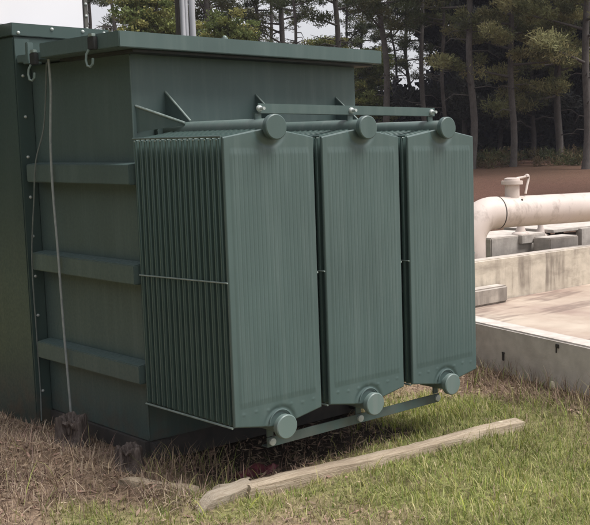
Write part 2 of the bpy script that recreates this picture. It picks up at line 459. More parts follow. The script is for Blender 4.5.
for bi, x0 in enumerate(XS):
    x1 = x0+RW; xc = (x0+x1)/2
    vs, fs = front_plate(x0)
    vs = vs-np.array([TX0, TY0, 0])
    rad = np_mesh('radiator', vs, fs, M['green'], tr, smooth=True)
    rad.data.set_sharp_from_angle(angle=math.radians(50))
    rad['label'] = ['radiator bank nearest the cabinet with its fin edges exposed', 'middle radiator bank', 'far radiator bank at the right end'][bi]
    # fins
    nf = 16
    fin_me = None
    for k in range(nf):
        y = .0497*(k+1)+(.0015*math.sin(k*5.3+bi))
        if fin_me is None:
            o = outline(0, RW, False)
            f = tp(MB().prism([(TX0+px, TY0-.012, pz) for px, pz in o], (0, .024, 0)), 'cooling_fin', 'green_fin', rad, bevel=.0075, seg=3)
            fin_me = f.data
        else:
            f = bpy.data.objects.new('cooling_fin', fin_me); COL.objects.link(f); f.parent = rad
        f.location = (x0-TX0, y-TY0, 0)
    # rods tying the fin edges
    tp(MB().tube([(x0-.004, .0, 1.058), (x0-.004, RD+.008, 1.04)], .0042, 8), 'spacer_rod', 'edge_steel', rad)
    tp(MB().tube([(x0-.003, .008, ZB-.002), (x0-.003, RD+.01, ZB-.002)], .0055, 8), 'edge_strip', 'edge_steel', rad)
    tp(MB().tube([(x0-.001, .008, ZT+.002), (x0-.001, RD+.01, ZT+.002)], .006, 8), 'edge_strip', 'green', rad)
    tp(MB().tube([(x1+.003, .0, 1.058), (x1+.003, RD+.008, 1.04)], .0055, 8), 'spacer_rod', 'edge_steel', rad)
    if bi == 0:
        for k in range(nf):
            tp(MB().dome((x0+.002, .0497*(k+1), ZT-.012), (-1, 0, 0), .0055, .006, 8), 'weld_spot', 'edge_steel', rad)
    # headers and caps
    for zc, nm in ((ZH, 'upper_header_pipe'), (ZL, 'lower_header_pipe')):
        tp(MB().tube([(xc, TY0, zc), (xc, .02, zc), (xc, -.03, zc)], .043 if zc > 1 else .040, 24), nm, 'green_light', rad)
        cp = MB().tube([(xc, -.030, zc), (xc, -.034, zc), (xc, -.060, zc), (xc, -.064, zc)], [.058, .062, .062, .057], 28)
        tp(cp, 'pipe_cap', 'green_light' if zc < 1 else 'green', rad)
        tp(MB().tube([(xc, TY0, zc), (xc, TY0-.03, zc)], .075, 24), 'header_flange', 'green', rad)
    tp(MB().tube([(xc+.068*math.cos(a), -.011, ZL+.012+.068*math.sin(a)) for a in np.linspace(.2, PI-.2, 14)], .004, 8), 'neck_collar', 'green', rad)
    # gussets that carry the upper header
    g = MB().prism([(xc-.003, TY0, 2.006), (xc-.003, TY0-.235, ZH+.045), (xc-.003, TY0, ZH+.03)], (.007, 0, 0))
    tp(g, 'gusset_plate', 'green')
    if bi == 0:
        a0 = Vector((.088, TY0, 1.927)); tip = Vector((.232, .682, 1.832))
        g = MB().prism([a0, tip, (.232, .682, 1.822), (.088, TY0, 1.79)], (.006, .004, 0))
        tp(g, 'gusset_plate', 'green')
        tp(MB().tube([a0+Vector((0, 0, .001)), tip+Vector((0, 0, .001))], .007, 8), 'gusset_rib', 'edge_steel')
        tp(MB().tube([(xc, TY0, 2.008), (xc, TY0-.235, ZH+.047)], .006, 8), 'gusset_rib', 'edge_steel')
        tp(MB().dome((.167, .845, 1.812), (-1, -1, 0), .010, .01), 'bolt', 'bolt')
    else:
        tp(MB().tube([(xc, TY0, 2.008), (xc, TY0-.235, ZH+.047)], .005, 8), 'gusset_rib', 'edge_steel')
        g = MB().prism([(xc-.16, TY0, 1.862), (xc-.02, TY0-.235, 1.84), (xc-.02, TY0-.235, 1.832), (xc-.16, TY0, 1.832)], (.006, 0, 0))
        tp(g, 'gusset_plate', 'green')

# brace bars bolted across the three banks
tb = MB().box(.262, 1.485, .072, .080, 1.866, 1.914).box(.262, 1.485, .080, .125, 1.866, 1.872)
top_bar = tp(tb, 'upper_brace_bar', bevel=.0015)
bb = MB().box(.24, 1.475, .072, .080, .185, .236).box(.24, 1.475, .080, .125, .185, .191)
low_bar = tp(bb, 'lower_brace_bar', bevel=.0015)
for x in (.267, .855, 1.456):
    tp(MB().dome((x, .072, 1.889), (0, -1, 0), .017, .016).tube([(x, .075, 1.889), (x, .03, 1.889)], .008, 10), 'bolt', 'bolt', top_bar)
    tp(MB().box(x-.018, x+.018, .081, .091, ZH+.02, 1.865), 'bar_lug', 'green', top_bar)
    tp(MB().tube([(x, .0715, .212), (x, .060, .212), (x, .058, .212)], [.019, .019, .011], 14), 'bolt', 'bolt', low_bar)
    tp(MB().box(x-.018, x+.018, .081, .091, .237, ZL-.02), 'bar_lug', 'green', low_bar)
# skid under the tank and concrete pad
for xa, xb in ((.075, .17), (1.5, 1.6)): tp(MB().box(xa, xb, .86, 2.05, .0, .098), 'skid_rail', 'dark_steel', bevel=.004)
tp(MB().box(.05, 1.58, .935, 2.05, -.03, .099), 'underbase', 'dark_steel')

# cables hanging down the left face
def spline(pts, n=8):
    P = [Vector(p) for p in pts]; P = [P[0]*2-P[1]]+P+[P[-1]*2-P[-2]]; out = []
    for i in range(1, len(P)-2):
        for k in range(n):
            t = k/n; a, b, c, d = P[i-1], P[i], P[i+1], P[i+2]
            out.append(.5*((2*b)+(c-a)*t+(2*a-5*b+4*c-d)*t*t+(3*b-a-3*c+d)*t**3))
    return out+[P[-2]]
o = MB().tube(spline([(-.045, 1.60, 2.21), (-.032, 1.622, 2.04), (-.038, 1.65, 1.758), (-.036, 1.663, 1.473), (-.036, 1.646, 1.127), (-.036, 1.631, .661), (-.036, 1.606, .177), (-.05, 1.59, .03)]), .007, 8).build('hanging_cable', M['cable'])
tag(o, 'thick grey cable hanging across the three horizontal bands of the tank', 'cable')
o = MB().tube(spline([(-.0, 1.72, 2.2), (-.0, 1.80, 1.847), (-.03, 1.866, 1.64), (-.03, 1.924, 1.408), (-.03, 2.0, 1.044), (-.01, 2.045, .606), (-.005, 2.052, .25), (-.02, 2.03, .05)]), .0045, 8).build('hanging_cable', M['thin_cable'])
tag(o, 'thin dull green cable in the corner beside the line of cabinet bolts', 'cable')

# pale metal box on the cable box
wb = empty('metal_enclosure', (.2, 2.7, 2.452))
tag(wb, 'plain pale grey metal enclosure standing on top of the green cabinet', 'enclosure')
MB().box(-.35, .31, -.45, .5, .004, .75).build('enclosure_body', M['pale_metal'], wb, bevel=.006)
fl = MB().box(.313, .340, -.455, .5, .004, .75).build('side_flange', M['shaded_brown_flange'], wb, bevel=.003)
for z in (.02, .10, .175, .33, .49, .65):
    MB().dome((.326, -.455, z), (0, -1, 0), .009, .009).build('bolt', M['bolt'], fl)

# conduit bundle rising behind the tank
cd = empty('conduit_bundle', (1.74, 3.0, 0))
tag(cd, 'three grey vertical conduits bundled together behind the transformer', 'conduit')
for dx, dy, r in ((-.045, 0, .019), (-.006, .012, .017), (.036, -.004, .024)):
    MB().tube([(dx, dy, -.1), (dx, dy, 1.6), (dx, dy, 4.2)], r, 14).build('conduit', M['conduit'], cd)
MB().box(-.075, .075, .03, .05, 2.0, 2.04).build('conduit_strap', M['conduit'], cd)
MB().tube([(0, .09, -.1), (0, .09, 4.3)], .045, 14).build('support_post', M['bark'], cd)

# ------------------------------------------------------------------ basin, walls, pipe
def wall_between(name, a, b, th, z0, z1, mat, label, cat, side=1, bevel=.012, parent=None):
    a = Vector((*a, 0)); b = Vector((*b, 0)); d = (b-a); L = d.length; rz = math.atan2(d.y, d.x)
    nseg = max(2, int(L/.25))
    m = MB()
    for k in range(1): m.box(0, L, 0, th*side, z0, z1) if side > 0 else m.box(0, L, th*side, 0, z0, z1)
    o = m.build(name, M[mat], bevel=bevel, seg=3)
    o.location = (a.x, a.y, 0); o.rotation_euler = (0, 0, rz)
    tag(o, label, cat)
    return o
dirw = Vector((2.493-2.751, -.286-.949)).normalized()
A = Vector((2.751, .949))-dirw*2.0; B = Vector((2.493, -.286))+dirw*3.4
w1 = wall_between('concrete_wall', A, B, .17, -.15, .40, 'wall_front', 'low smooth grey concrete wall running down beside the grass', 'wall', side=1)
# drain slot + bracket on the near face (w1 local x runs towards the viewer, local -y.. is the near face)
def on_w1(px, py, z):      # world xy -> local
    v = Vector((px, py))-A; return v.dot(dirw), z
nrm = -1
sx, _ = on_w1(2.68, .62, 0)
MB().box(sx-.010, sx+.010, -.010, -.001, .165, .215).box(sx-.015, sx+.015, -.008, -.001, .213, .226).build('drain_spout', M['iron'], w1, bevel=.002)
sx2, _ = on_w1(2.56, .03, 0)
MB().box(sx2-.018, sx2+.018, -.008, -.001, .345, .372).box(sx2-.018, sx2-.006, -.006, -.001, .31, .346).build('pipe_stub', M['iron'], w1, bevel=.004)

def poly_slab(name, pts, z0, z1, mat):
    o = MB().prism([(x, y, z1) for x, y in pts], (0, 0, z0-z1)).build(name, M[mat]); return o
p0 = A+Vector((-dirw.y, dirw.x))*.17; p1 = B+Vector((-dirw.y, dirw.x))*.17
fl = poly_slab('basin_floor', [(p0.x+.002, 2.66), (p1.x+.002, p1.y), (11.4, p1.y), (11.4, 2.66)], -.1, .15, 'slab')
tag(fl, kind='structure')
w2 = wall_between('concrete_wall', (4.1, 2.665), (11.5, 2.665), .16, -.1, .572, 'wall_back', 'water stained tan concrete wall below the big pipe', 'wall', side=1)
blk = MB()
blk.box(-.55, .50, -.07, .09, 0, .168)
o = blk.build('concrete_block', M['block'], bevel=.018, seg=3); o.location = (4.40, 2.572, .152)
tag(o, 'short weathered concrete block lying at the left end of the stained wall', 'concrete block')

# big pipe
PB = Vector((4.94, 3.06, 0)); pd = Vector((1, -.2, 0)).normalized(); PR = .165; PZ = 1.0
pp = empty('water_pipe', tuple(PB)); tag(pp, 'wide pale pink pipe with an elbow bending down into the tank wall', 'pipe')
cr = .30
arc = [(0, 0, .30), (0, 0, .5), (0, 0, PZ-cr)]+[tuple(pd*(cr-cr*math.cos(a))+Vector((0, 0, PZ-cr+cr*math.sin(a)))) for a in np.linspace(.12, PI/2, 14)]
arc += [tuple(pd*(cr+.06)+Vector((0, 0, PZ)))]
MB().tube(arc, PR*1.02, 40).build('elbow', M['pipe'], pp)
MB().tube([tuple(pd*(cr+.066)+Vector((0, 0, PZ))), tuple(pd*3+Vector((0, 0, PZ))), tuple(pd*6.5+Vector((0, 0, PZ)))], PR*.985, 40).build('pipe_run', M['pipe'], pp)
MB().tube([tuple(pd*(cr+.057)+Vector((0, 0, PZ))), tuple(pd*(cr+.070)+Vector((0, 0, PZ)))], PR*1.03, 40).build('pipe_joint', M['iron'], pp)
vx = pd*(cr+.265)
st = MB().tube([tuple(vx+Vector((0, 0, PZ+.12))), tuple(vx+Vector((0, 0, PZ+.30)))], .078, 28).build('riser', M['pipe'], pp)
MB().tube([tuple(vx+Vector((0, 0, PZ+.285))), tuple(vx+Vector((0, 0, PZ+.325)))], .115, 28).build('riser_flange', M['pipe'], st, bevel=.004)
MB().tube([tuple(vx+Vector((0, 0, PZ+.326))), tuple(vx+Vector((0, 0, PZ+.350))), tuple(vx+Vector((0, 0, PZ+.358)))], [.085, .082, .05], 28).build('riser_cap', M['pipe'], st)
h0 = vx+Vector((.05, -.02, PZ+.350))
MB().tube(spline([tuple(h0), tuple(h0+Vector((.08, -.01, .006))), tuple(h0+Vector((.155, -.02, .018))), tuple(h0+Vector((.165, -.03, .0))), tuple(h0+Vector((.12, -.04, -.09))), tuple(h0+Vector((.085, -.05, -.165)))], 6), .013, 10).build('lever_handle', M['pipe'], st)
MB().dome(tuple(h0+Vector((.15, -.02, .012))), (0, 0, 1), .028, .03, 12).build('handle_knob', M['pipe'], st)
MB().dome(tuple(vx+Vector((.03, -.11, PZ+.125))), (0, -1, .3), .014, .012, 10).build('bolt', M['iron'], pp)

# plinths and pedestals behind the stained wall
def plinth(name, x0, x1, y0, y1, z1, label, cat='plinth'):
    o = MB().box(0, x1-x0, 0, y1-y0, -.1, z1).build(name, M['plinth'], bevel=.012); o.location = (x0, y0, 0)
    tag(o, label, cat); return o
plinth('concrete_plinth', 5.60, 6.55, 3.35, 4.0, .69, 'wide grey concrete plinth under the pipe behind the stained wall')
plinth('concrete_plinth', 6.25, 6.78, 3.05, 3.30, .655, 'small pale concrete plinth in front of the wide grey one')
for x, y, zb, lab in ((6.18, 3.42, .692, 'flared pale pedestal nearer the pipe elbow'), (6.98, 3.78, .60, 'flared pale pedestal farther from the pipe elbow')):
    pe = empty('pipe_pedestal', (x, y, zb)); tag(pe, lab, 'pedestal', 'pedestals behind the pipe')
    MB().tube([(0, 0, 0), (0, 0, .012), (0, 0, .03), (0, 0, .10), (0, 0, .22)], [.105, .10, .062, .036, .033], 20).build('pedestal_column', M['pipe'], pe)
    MB().box(-.12, .12, -.12, .12, -.10, -.001).build('base_block', M['plinth'], pe, bevel=.006)
bt = empty('concrete_platform', (7.3, 3.6, 0)); tag(bt, 'thin pale slab platform on posts at the right edge below the pipe', 'platform')
MB().box(-.30, 2.2, 0, .8, .635, .675).build('slab_top', M['plinth'], bt, bevel=.006)
MB().box(-.24, 2.2, .05, .7, .50, .53).build('lower_shelf', M['plinth'], bt, bevel=.004)
for x, y in ((-.12, .06), (.42, .06), (1.2, .06), (-.12, .7), (.42, .7)): MB().box(x, x+.10, y, y+.06, -.05, .634).build('post', M['iron'], bt)
MB().box(.20, .40, -.05, .045, -.05, .66).build('end_pier', M['plinth'], bt, bevel=.006)

# ------------------------------------------------------------------ timber, stumps, stones
def beam(name, L, w, h, mat, seed, taper=0, slant=0.0):
    r = np.random.default_rng(seed); ns = max(6, int(L/.05)); prof = [(-1, -1), (1, -1), (1.04, 0), (.96, .8), (.7, 1.02), (-.6, 1.0), (-.95, .75), (-1.05, 0)]
    vs = []; fs = []; n = len(prof)
    for i in range(ns+1):
        t = i/ns; x = L*t
        wy = .003*math.sin(t*5+seed)+.0015*math.sin(t*17)
        s = 1-taper*max(0, 1-t*6)
        for k, (a, b) in enumerate(prof):
            j = r.normal(0, .035, 2)
            dx = (slant*(b)) if i in (0, ns) else 0
            vs.append((x+(dx if i == 0 else -dx*.4)+(r.normal(0, .01) if i in (0, ns) else 0), wy+w/2*(a+j[0])*s, h/2+h/2*(b+j[1])*s+.004*math.sin(t*9)))
    for i in range(ns):
        for k in range(n): fs.append((i*n+k, i*n+(k+1) % n, (i+1)*n+(k+1) % n, (i+1)*n+k))
    fs.append(tuple(range(n))); fs.append(tuple(range(ns*n, ns*n+n)))
    m = MB().add(vs, fs); return m.build(name, mat, angle=42)
o = beam('timber_beam', 1.80, .09, .085, M['timber'], 3, slant=.012)
o.location = (.05, .0, float(height(.1, .0))-.012); o.rotation_euler = (0, math.radians(.0), math.atan2(-.26, 1.86))
tag(o, 'long weathered timber beam lying on the grass in front of the radiators', 'timber')
o = beam('broken_timber', .30, .085, .07, M['cut_wood'], 5, taper=.25, slant=.035)
o.location = (-.19, .0, float(height(-.1, .04))-.005); o.rotation_euler = (.2, 0, .14)
tag(o, 'short splintered piece of timber at the left end of the long beam', 'timber')
o = beam('wood_splinter', .17, .03, .014, M['cut_wood'], 8, taper=.5)
o.location = (-.06, .10, float(height(-.05, .15))+.04); o.rotation_euler = (0, -.05, -.2)
tag(o, 'thin flat splinter lying above the short broken timber', 'timber')
o = beam('broken_timber', .42, .06, .045, M['timber'], 9, taper=.4)
o.location = (-.30, .55, float(height(-.3, .5))-.008); o.rotation_euler = (0, .05, -1.15)
tag(o, 'half buried grey branch in the dead grass left of the splintered timber', 'branch')

def rock(name, loc, s, seed, mat, label, cat='stone'):
    bm = bmesh.new(); bmesh.ops.create_icosphere(bm, subdivisions=3, radius=1); r = random.Random(seed)
    ph = [r.uniform(0, 6) for _ in range(6)]
    for v in bm.verts:
        c = v.co; k = 1+.18*math.sin(c.x*2.6+ph[0])+.15*math.sin(c.y*3.1+ph[1])+.12*math.sin(c.z*4+ph[2])+.05*math.sin(c.x*9+c.y*7+ph[3])
        v.co = Vector((c.x*k*s[0], c.y*k*s[1], c.z*k*s[2]))
    me = bpy.data.meshes.new(name); bm.to_mesh(me); bm.free()
    for p in me.polygons: p.use_smooth = True
    o = link_mesh(name, me, mat); o.location = loc; tag(o, label, cat); return o
rock('stone', (1.70, -.215, float(height(1.7, -.215))+.025), (.055, .04, .032), 4, M['stone'], 'pale yellow stone half hidden in grass below the right end of the beam')
rock('stone', (2.50, .03, float(height(2.5, .03))+.03), (.016, .022, .04), 6, M['stone'], 'small upright pale stone leaning at the foot of the grey wall')
rock('stone', (-.47, 1.83, float(height(-.47, 1.83))+.02), (.10, .12, .045), 9, M['plinth'], 'flat grey stone in the soil at the foot of the cabinet')

def stump(loc, r0, h, seed, label, mat, hollow=True):
    r = random.Random(seed); n = 72; rings = []
    t = empty('tree_stump', loc, r.uniform(0, 6)); t.rotation_euler = (0, 0, 0); tag(t, label, 'stump', 'rotten stumps beside the tank')
    ph = [r.uniform(0, 6) for _ in range(5)]
    vs = []; fs = []
    prof = [(1.35, -.08), (1.22, .0), (1.12, .1), (1.04, .2), (.99, .3), (.96, .4), (.94, .5), (.93, .6), (.92, .7), (.93, .8), (.93, .9), (.88, 1.0), (.74, .98), (.60, .80), (.50, .45)]
    for j, (rr, zz) in enumerate(prof):
        for k in range(n):
            a = 2*PI*k/n
            ridge = .055*math.sin(a*7+ph[0])+.035*math.sin(a*13+ph[1]+zz*2)+.03*math.sin(a*19+ph[2])+.08*math.sin(a*2+ph[3])
            rag = .07*math.sin(a*3+ph[4])+.035*math.sin(a*8+ph[1])+.03*math.sin(a*17)
            z = zz*h*(1+(rag if zz > .6 else 0)) + r.uniform(-.003, .003)
            q = r0*(rr+ridge*(1 if j < 11 else .5)); da = (a+2.25-ph[3]*.0+PI) % (2*PI)-PI; q *= 1-(.62*math.exp(-((da+.12*math.sin(zz*9))/.42)**4-((zz-.5)/.30)**4) if j < 11 else 0); vs.append((q*math.cos(a), q*math.sin(a), z))
    for j in range(len(prof)-1):
        for k in range(n): fs.append((j*n+k, j*n+(k+1) % n, (j+1)*n+(k+1) % n, (j+1)*n+k))
    fs.append(tuple(range((len(prof)-1)*n, len(prof)*n)))
    MB().add(vs, fs).build('stump_body', mat, t, angle=60)
    return t
stump((-.13, 1.42, float(height(-.13, 1.42))-.01), .092, .165, 2, 'taller rotten stump under the hanging grey cable', M['stump'])
stump((-.12, .80, float(height(-.12, .80))-.012), .072, .135, 5, 'smaller dark hollow stump beside the first radiator', M['stump'])

# faded red scrap in the shade below the first radiator
vs = []; fs = []; r = random.Random(3); nu, nv = 12, 6
for j in range(nv):
    for i in range(nu):
        vs.append((i*.022, j*.02, .02+.018*math.sin(i*1.3+j)+.012*math.sin(j*2.1+i*.6)+r.uniform(-.004, .004)))
for j in range(nv-1):
    for i in range(nu-1): fs.append((j*nu+i, j*nu+i+1, (j+1)*nu+i+1, (j+1)*nu+i))
o = MB().add(vs, fs).build('plastic_scrap', M['red'], angle=80)
sm = o.modifiers.new('s', 'SOLIDIFY'); sm.thickness = .003
o.location = (.20, .26, float(height(.3, .3))+.0); tag(o, 'crumpled faded red plastic scrap in the shade below the first radiator', 'scrap')

# ------------------------------------------------------------------ grass and litter
def in_view(x, y, far=True):
    # keep only the strip of ground the place around the camera can see
    return (x > -1.9) & (y > -2.3) & (y < 2.6)
w1n = Vector((-dirw.y, dirw.x))
def blocked(x, y):
    b = (x > TX0-.04) & (x < 1.6) & (y > .9)
    b |= (x > CX-.02) & (y > CY-.02) & (x < .6)
    d = (x-A.x)*w1n.x+(y-A.y)*w1n.y
    b |= d > -.01
    bd = np.abs((y-.0)+(x-.05)*.14)        # beam footprint
    b |= (bd < .045) & (x > .08) & (x < 2.0)
    b |= (np.abs(y-.02-(x+.1)*.14) < .045) & (x > -.2) & (x < .1)
    b |= np.hypot(x+.13, y-1.42) < .09; b |= (np.hypot(x+.20, y-.66) < .085) | (np.hypot(x+.21, y-1.28) < .09)
    b |= np.hypot(x+.12, y-.80) < .065
    return b

def blades(name, n, prob, lmin, lmax, w, tintf, lean=.6, droop=.4, mat='blade', xr=(-1.9, 3.2), yr=(-2.3, 2.5), clump=True):
    x = rng.uniform(*xr, n); y = rng.uniform(*yr, n)
    # thin out what the camera can only see at a distance or not at all
    keep = ~blocked(x, y) & (rng.random(n) < prob(x, y))
    x = x[keep]; y = y[keep]; m = len(x)
    z = height(x, y)-.006
    ln = rng.uniform(lmin, lmax, m)*(.55+.9*fbm(x*6, y*6, 91))
    az = rng.uniform(0, 2*PI, m); le = np.abs(rng.normal(0, lean, m)); le = np.clip(le, 0, 1.45)
    wd = w*rng.uniform(.6, 1.3, m)
    S = 4
    pos = np.stack([x, y, z], 1); verts = np.zeros((m, S*2, 3)); t = np.zeros((m, S*2, 3))
    side = np.stack([-np.sin(az+rng.normal(0, .6, m)), np.cos(az), np.zeros(m)], 1)
    base = tintf(x, y, m)
    cur = pos.copy(); a = le.copy()
    for k in range(S):
        f = [1, .9, .62, .12][k]
        verts[:, 2*k] = cur-side*(wd*f/2)[:, None]; verts[:, 2*k+1] = cur+side*(wd*f/2)[:, None]
        t[:, 2*k] = base; t[:, 2*k+1] = base
        d = np.stack([np.cos(az)*np.sin(a), np.sin(az)*np.sin(a), np.cos(a)], 1)
        cur = cur+d*(ln/(S-1))[:, None]; a = np.clip(a+droop*rng.uniform(.3, 1.4, m), 0, 2.0)
    b = (np.arange(m)*S*2)[:, None]
    fs = np.concatenate([np.concatenate([b+2*k, b+2*k+1, b+2*k+3, b+2*k+2], 1) for k in range(S-1)])
    return np_mesh(name, verts.reshape(-1, 3), fs, M[mat], tint=t.reshape(-1, 3))

def pal(cols, wts=None):
    cols = np.array(cols)
    def f(x, y, m):
        i = rng.choice(len(cols), m, p=wts); j = rng.choice(len(cols), m, p=wts); k = rng.random(m)[:, None]
        return (cols[i]*k+cols[j]*(1-k))*rng.uniform(.75, 1.25, m)[:, None]*(.62+.76*fbm(x*2.3+5, y*2.3, 13))[:, None]
    return f
green_pal = pal([(.18, .235, .055), (.25, .285, .075), (.37, .34, .14), (.14, .18, .05), (.46, .40, .22)])
dry_pal = pal([(.36, .275, .18), (.28, .20, .14), (.44, .35, .24), (.21, .145, .11), (.30, .21, .17)])
brown_pal = pal([(.17, .12, .085), (.12, .08, .06), (.25, .19, .13), (.20, .13, .11)])

under = lambda x, y: sstep(.1, .25, y)*sstep(1.55, 1.35, x)*sstep(.0, .1, x)
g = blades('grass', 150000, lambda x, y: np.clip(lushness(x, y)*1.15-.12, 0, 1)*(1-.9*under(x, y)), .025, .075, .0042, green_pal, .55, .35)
tag(g, 'short green lawn grass on the near ground', 'grass', kind='stuff')
g = blades('dry_grass', 95000, lambda x, y: np.clip(.75-lushness(x, y)*.62, .12, 1)*(1-.75*under(x, y)), .025, .08, .0035, dry_pal, .95, .3, 'straw')
tag(g, 'dead straw coloured grass mixed through the lawn and mound', 'dry grass', kind='stuff')
# flat litter: twigs, needles and leaf scraps on the mound and the bank
def litter(name, n, prob, mat, tintf, lmin, lmax, w):
    x = rng.uniform(-1.9, 3.2, n); y = rng.uniform(-2.3, 2.5, n)
    k = ~blocked(x, y) & (rng.random(n) < prob(x, y)); x = x[k]; y = y[k]; m = len(x)
    z = height(x, y)+rng.uniform(.0, .022, m); az = rng.uniform(0, 2*PI, m); ln = rng.uniform(lmin, lmax, m); wd = w*rng.uniform(.5, 1.8, m)
    d = np.stack([np.cos(az), np.sin(az), rng.normal(0, .25, m)], 1); s = np.stack([-np.sin(az), np.cos(az), rng.normal(0, .4, m)], 1)
    c = np.stack([x, y, z], 1); L_ = d*(ln/2)[:, None]; S_ = s*(wd/2)[:, None]
    v = np.stack([c-L_, c-S_+L_*.1, c+L_, c+S_-L_*.1], 1)
    t = np.repeat(tintf(x, y, m)[:, None, :], 4, 1)
    f = np.arange(m*4).reshape(-1, 4)
    return np_mesh(name, v.reshape(-1, 3), f, M[mat], tint=t.reshape(-1, 3))
g = litter('leaf_litter', 20000, lambda x, y: np.clip(.85-lushness(x, y)*1.3, .03, 1), 'straw', pal([(.38, .28, .20), (.24, .16, .12), (.46, .36, .26), (.32, .20, .16), (.15, .105, .08)]), .02, .07, .009)
tag(g, 'dead leaves and twigs scattered over the bare mound', 'leaf litter', kind='stuff')
g = blades('straw_pile', 60000, lambda x, y: np.clip((.9*ridge(x, y)+.5*sstep(.1, -.05, x)*sstep(.35, .8, y)*(1-.9*np.exp(-((x+.13)**2+(y-1.30)**2)/.03))*(1-.9*np.exp(-((x+.14)**2+(y-.70)**2)/.025)))*(.4+1.2*(fbm(x*4, y*4, 61) > .5)), 0, 1), .03, .10, .0045,
           pal([(.38, .29, .21), (.26, .185, .145), (.50, .41, .30), (.19, .13, .11)]), 1.35, .2, 'straw', xr=(-1.9, .3), yr=(-.3, 2.5))
tag(g, 'rough mound of pale dry cut straw heaped against the tank', 'straw', kind='stuff')
# taller wiry weeds: wall foot, radiator edge, left foreground
def weedp(x, y):
    d = (x-A.x)*w1n.x+(y-A.y)*w1n.y
    p = 1.9*np.exp(-((d+.12)/.17)**2)
    p = p+.8*np.exp(-(((x+.0)/.22)**2+((y-.48)/.25)**2))+.28*np.exp(-(((x+.75)/.35)**2+((y-.9)/.5)**2))
    p = p+.30*np.exp(-(((x-.55)/.5)**2+((y-.24)/.07)**2))
    return np.clip(p*(.35+1.1*(fbm(x*5, y*5, 55) > .48)), 0, 1)
g = blades('wiry_weeds', 60000, weedp, .09, .21, .0036, lambda x, y, m: np.where((rng.random(m) < .75)[:, None], brown_pal(x, y, m)*1.35, green_pal(x, y, m)), .5, .35, 'straw')
tag(g, 'tangled brown wiry weeds along the wall foot and under the radiators', 'weeds', kind='stuff')
g = blades('tall_grass', 26000, lambda x, y: np.clip(1.2*np.exp(-(((x-1.72)/.42)**2+((y-.42)/.26)**2))+.25*sstep(.6, .9, lushness(x, y)), 0, 1), .06, .13, .0048,
           pal([(.30, .33, .06), (.38, .37, .11), (.20, .25, .06), (.46, .42, .19)]), .4, .3)
tag(g, 'taller bright yellow green tufts beside the far radiator', 'tall grass', kind='stuff')

# ------------------------------------------------------------------ trees
def clumps(cs, rs, n, q, wq, pal_, r, flat=.62):
    """leafy tufts: n elongated blades in each clump"""
    cs = np.array(cs); rs = np.array(rs); m = len(cs)
    c = np.repeat(cs, n, 0); R_ = np.repeat(rs, n)
    d = r.normal(0, 1, (m*n, 3)); d /= np.linalg.norm(d, axis=1)[:, None]
    p = c+d*(R_*r.random(m*n)**.45)[:, None]*np.array([1, 1, flat])
    a = d*.7+r.normal(0, .6, (m*n, 3))+np.array([0, 0, .35]); a /= np.linalg.norm(a, axis=1)[:, None]
    b = np.cross(a, r.normal(0, 1, (m*n, 3))); b /= np.linalg.norm(b, axis=1)[:, None]
    L_ = a*(q*r.uniform(.6, 1.3, m*n))[:, None]; W_ = b*(wq*r.uniform(.6, 1.4, m*n))[:, None]
    v = np.stack([p-L_*.5-W_*.3, p-L_*.5+W_*.3, p+L_*.5+W_*.5, p+L_*.5-W_*.5], 1)
    pc = np.array(pal_); base = pc[r.integers(0, len(pc), m)]*r.uniform(.75, 1.25, (m, 1))
    t = np.repeat(base, n, 0)*r.uniform(.75, 1.25, (m*n, 1)); t = np.repeat(t[:, None, :], 4, 1)
    return v.reshape(-1, 3), np.arange(m*n*4).reshape(-1, 4), t.reshape(-1, 3)

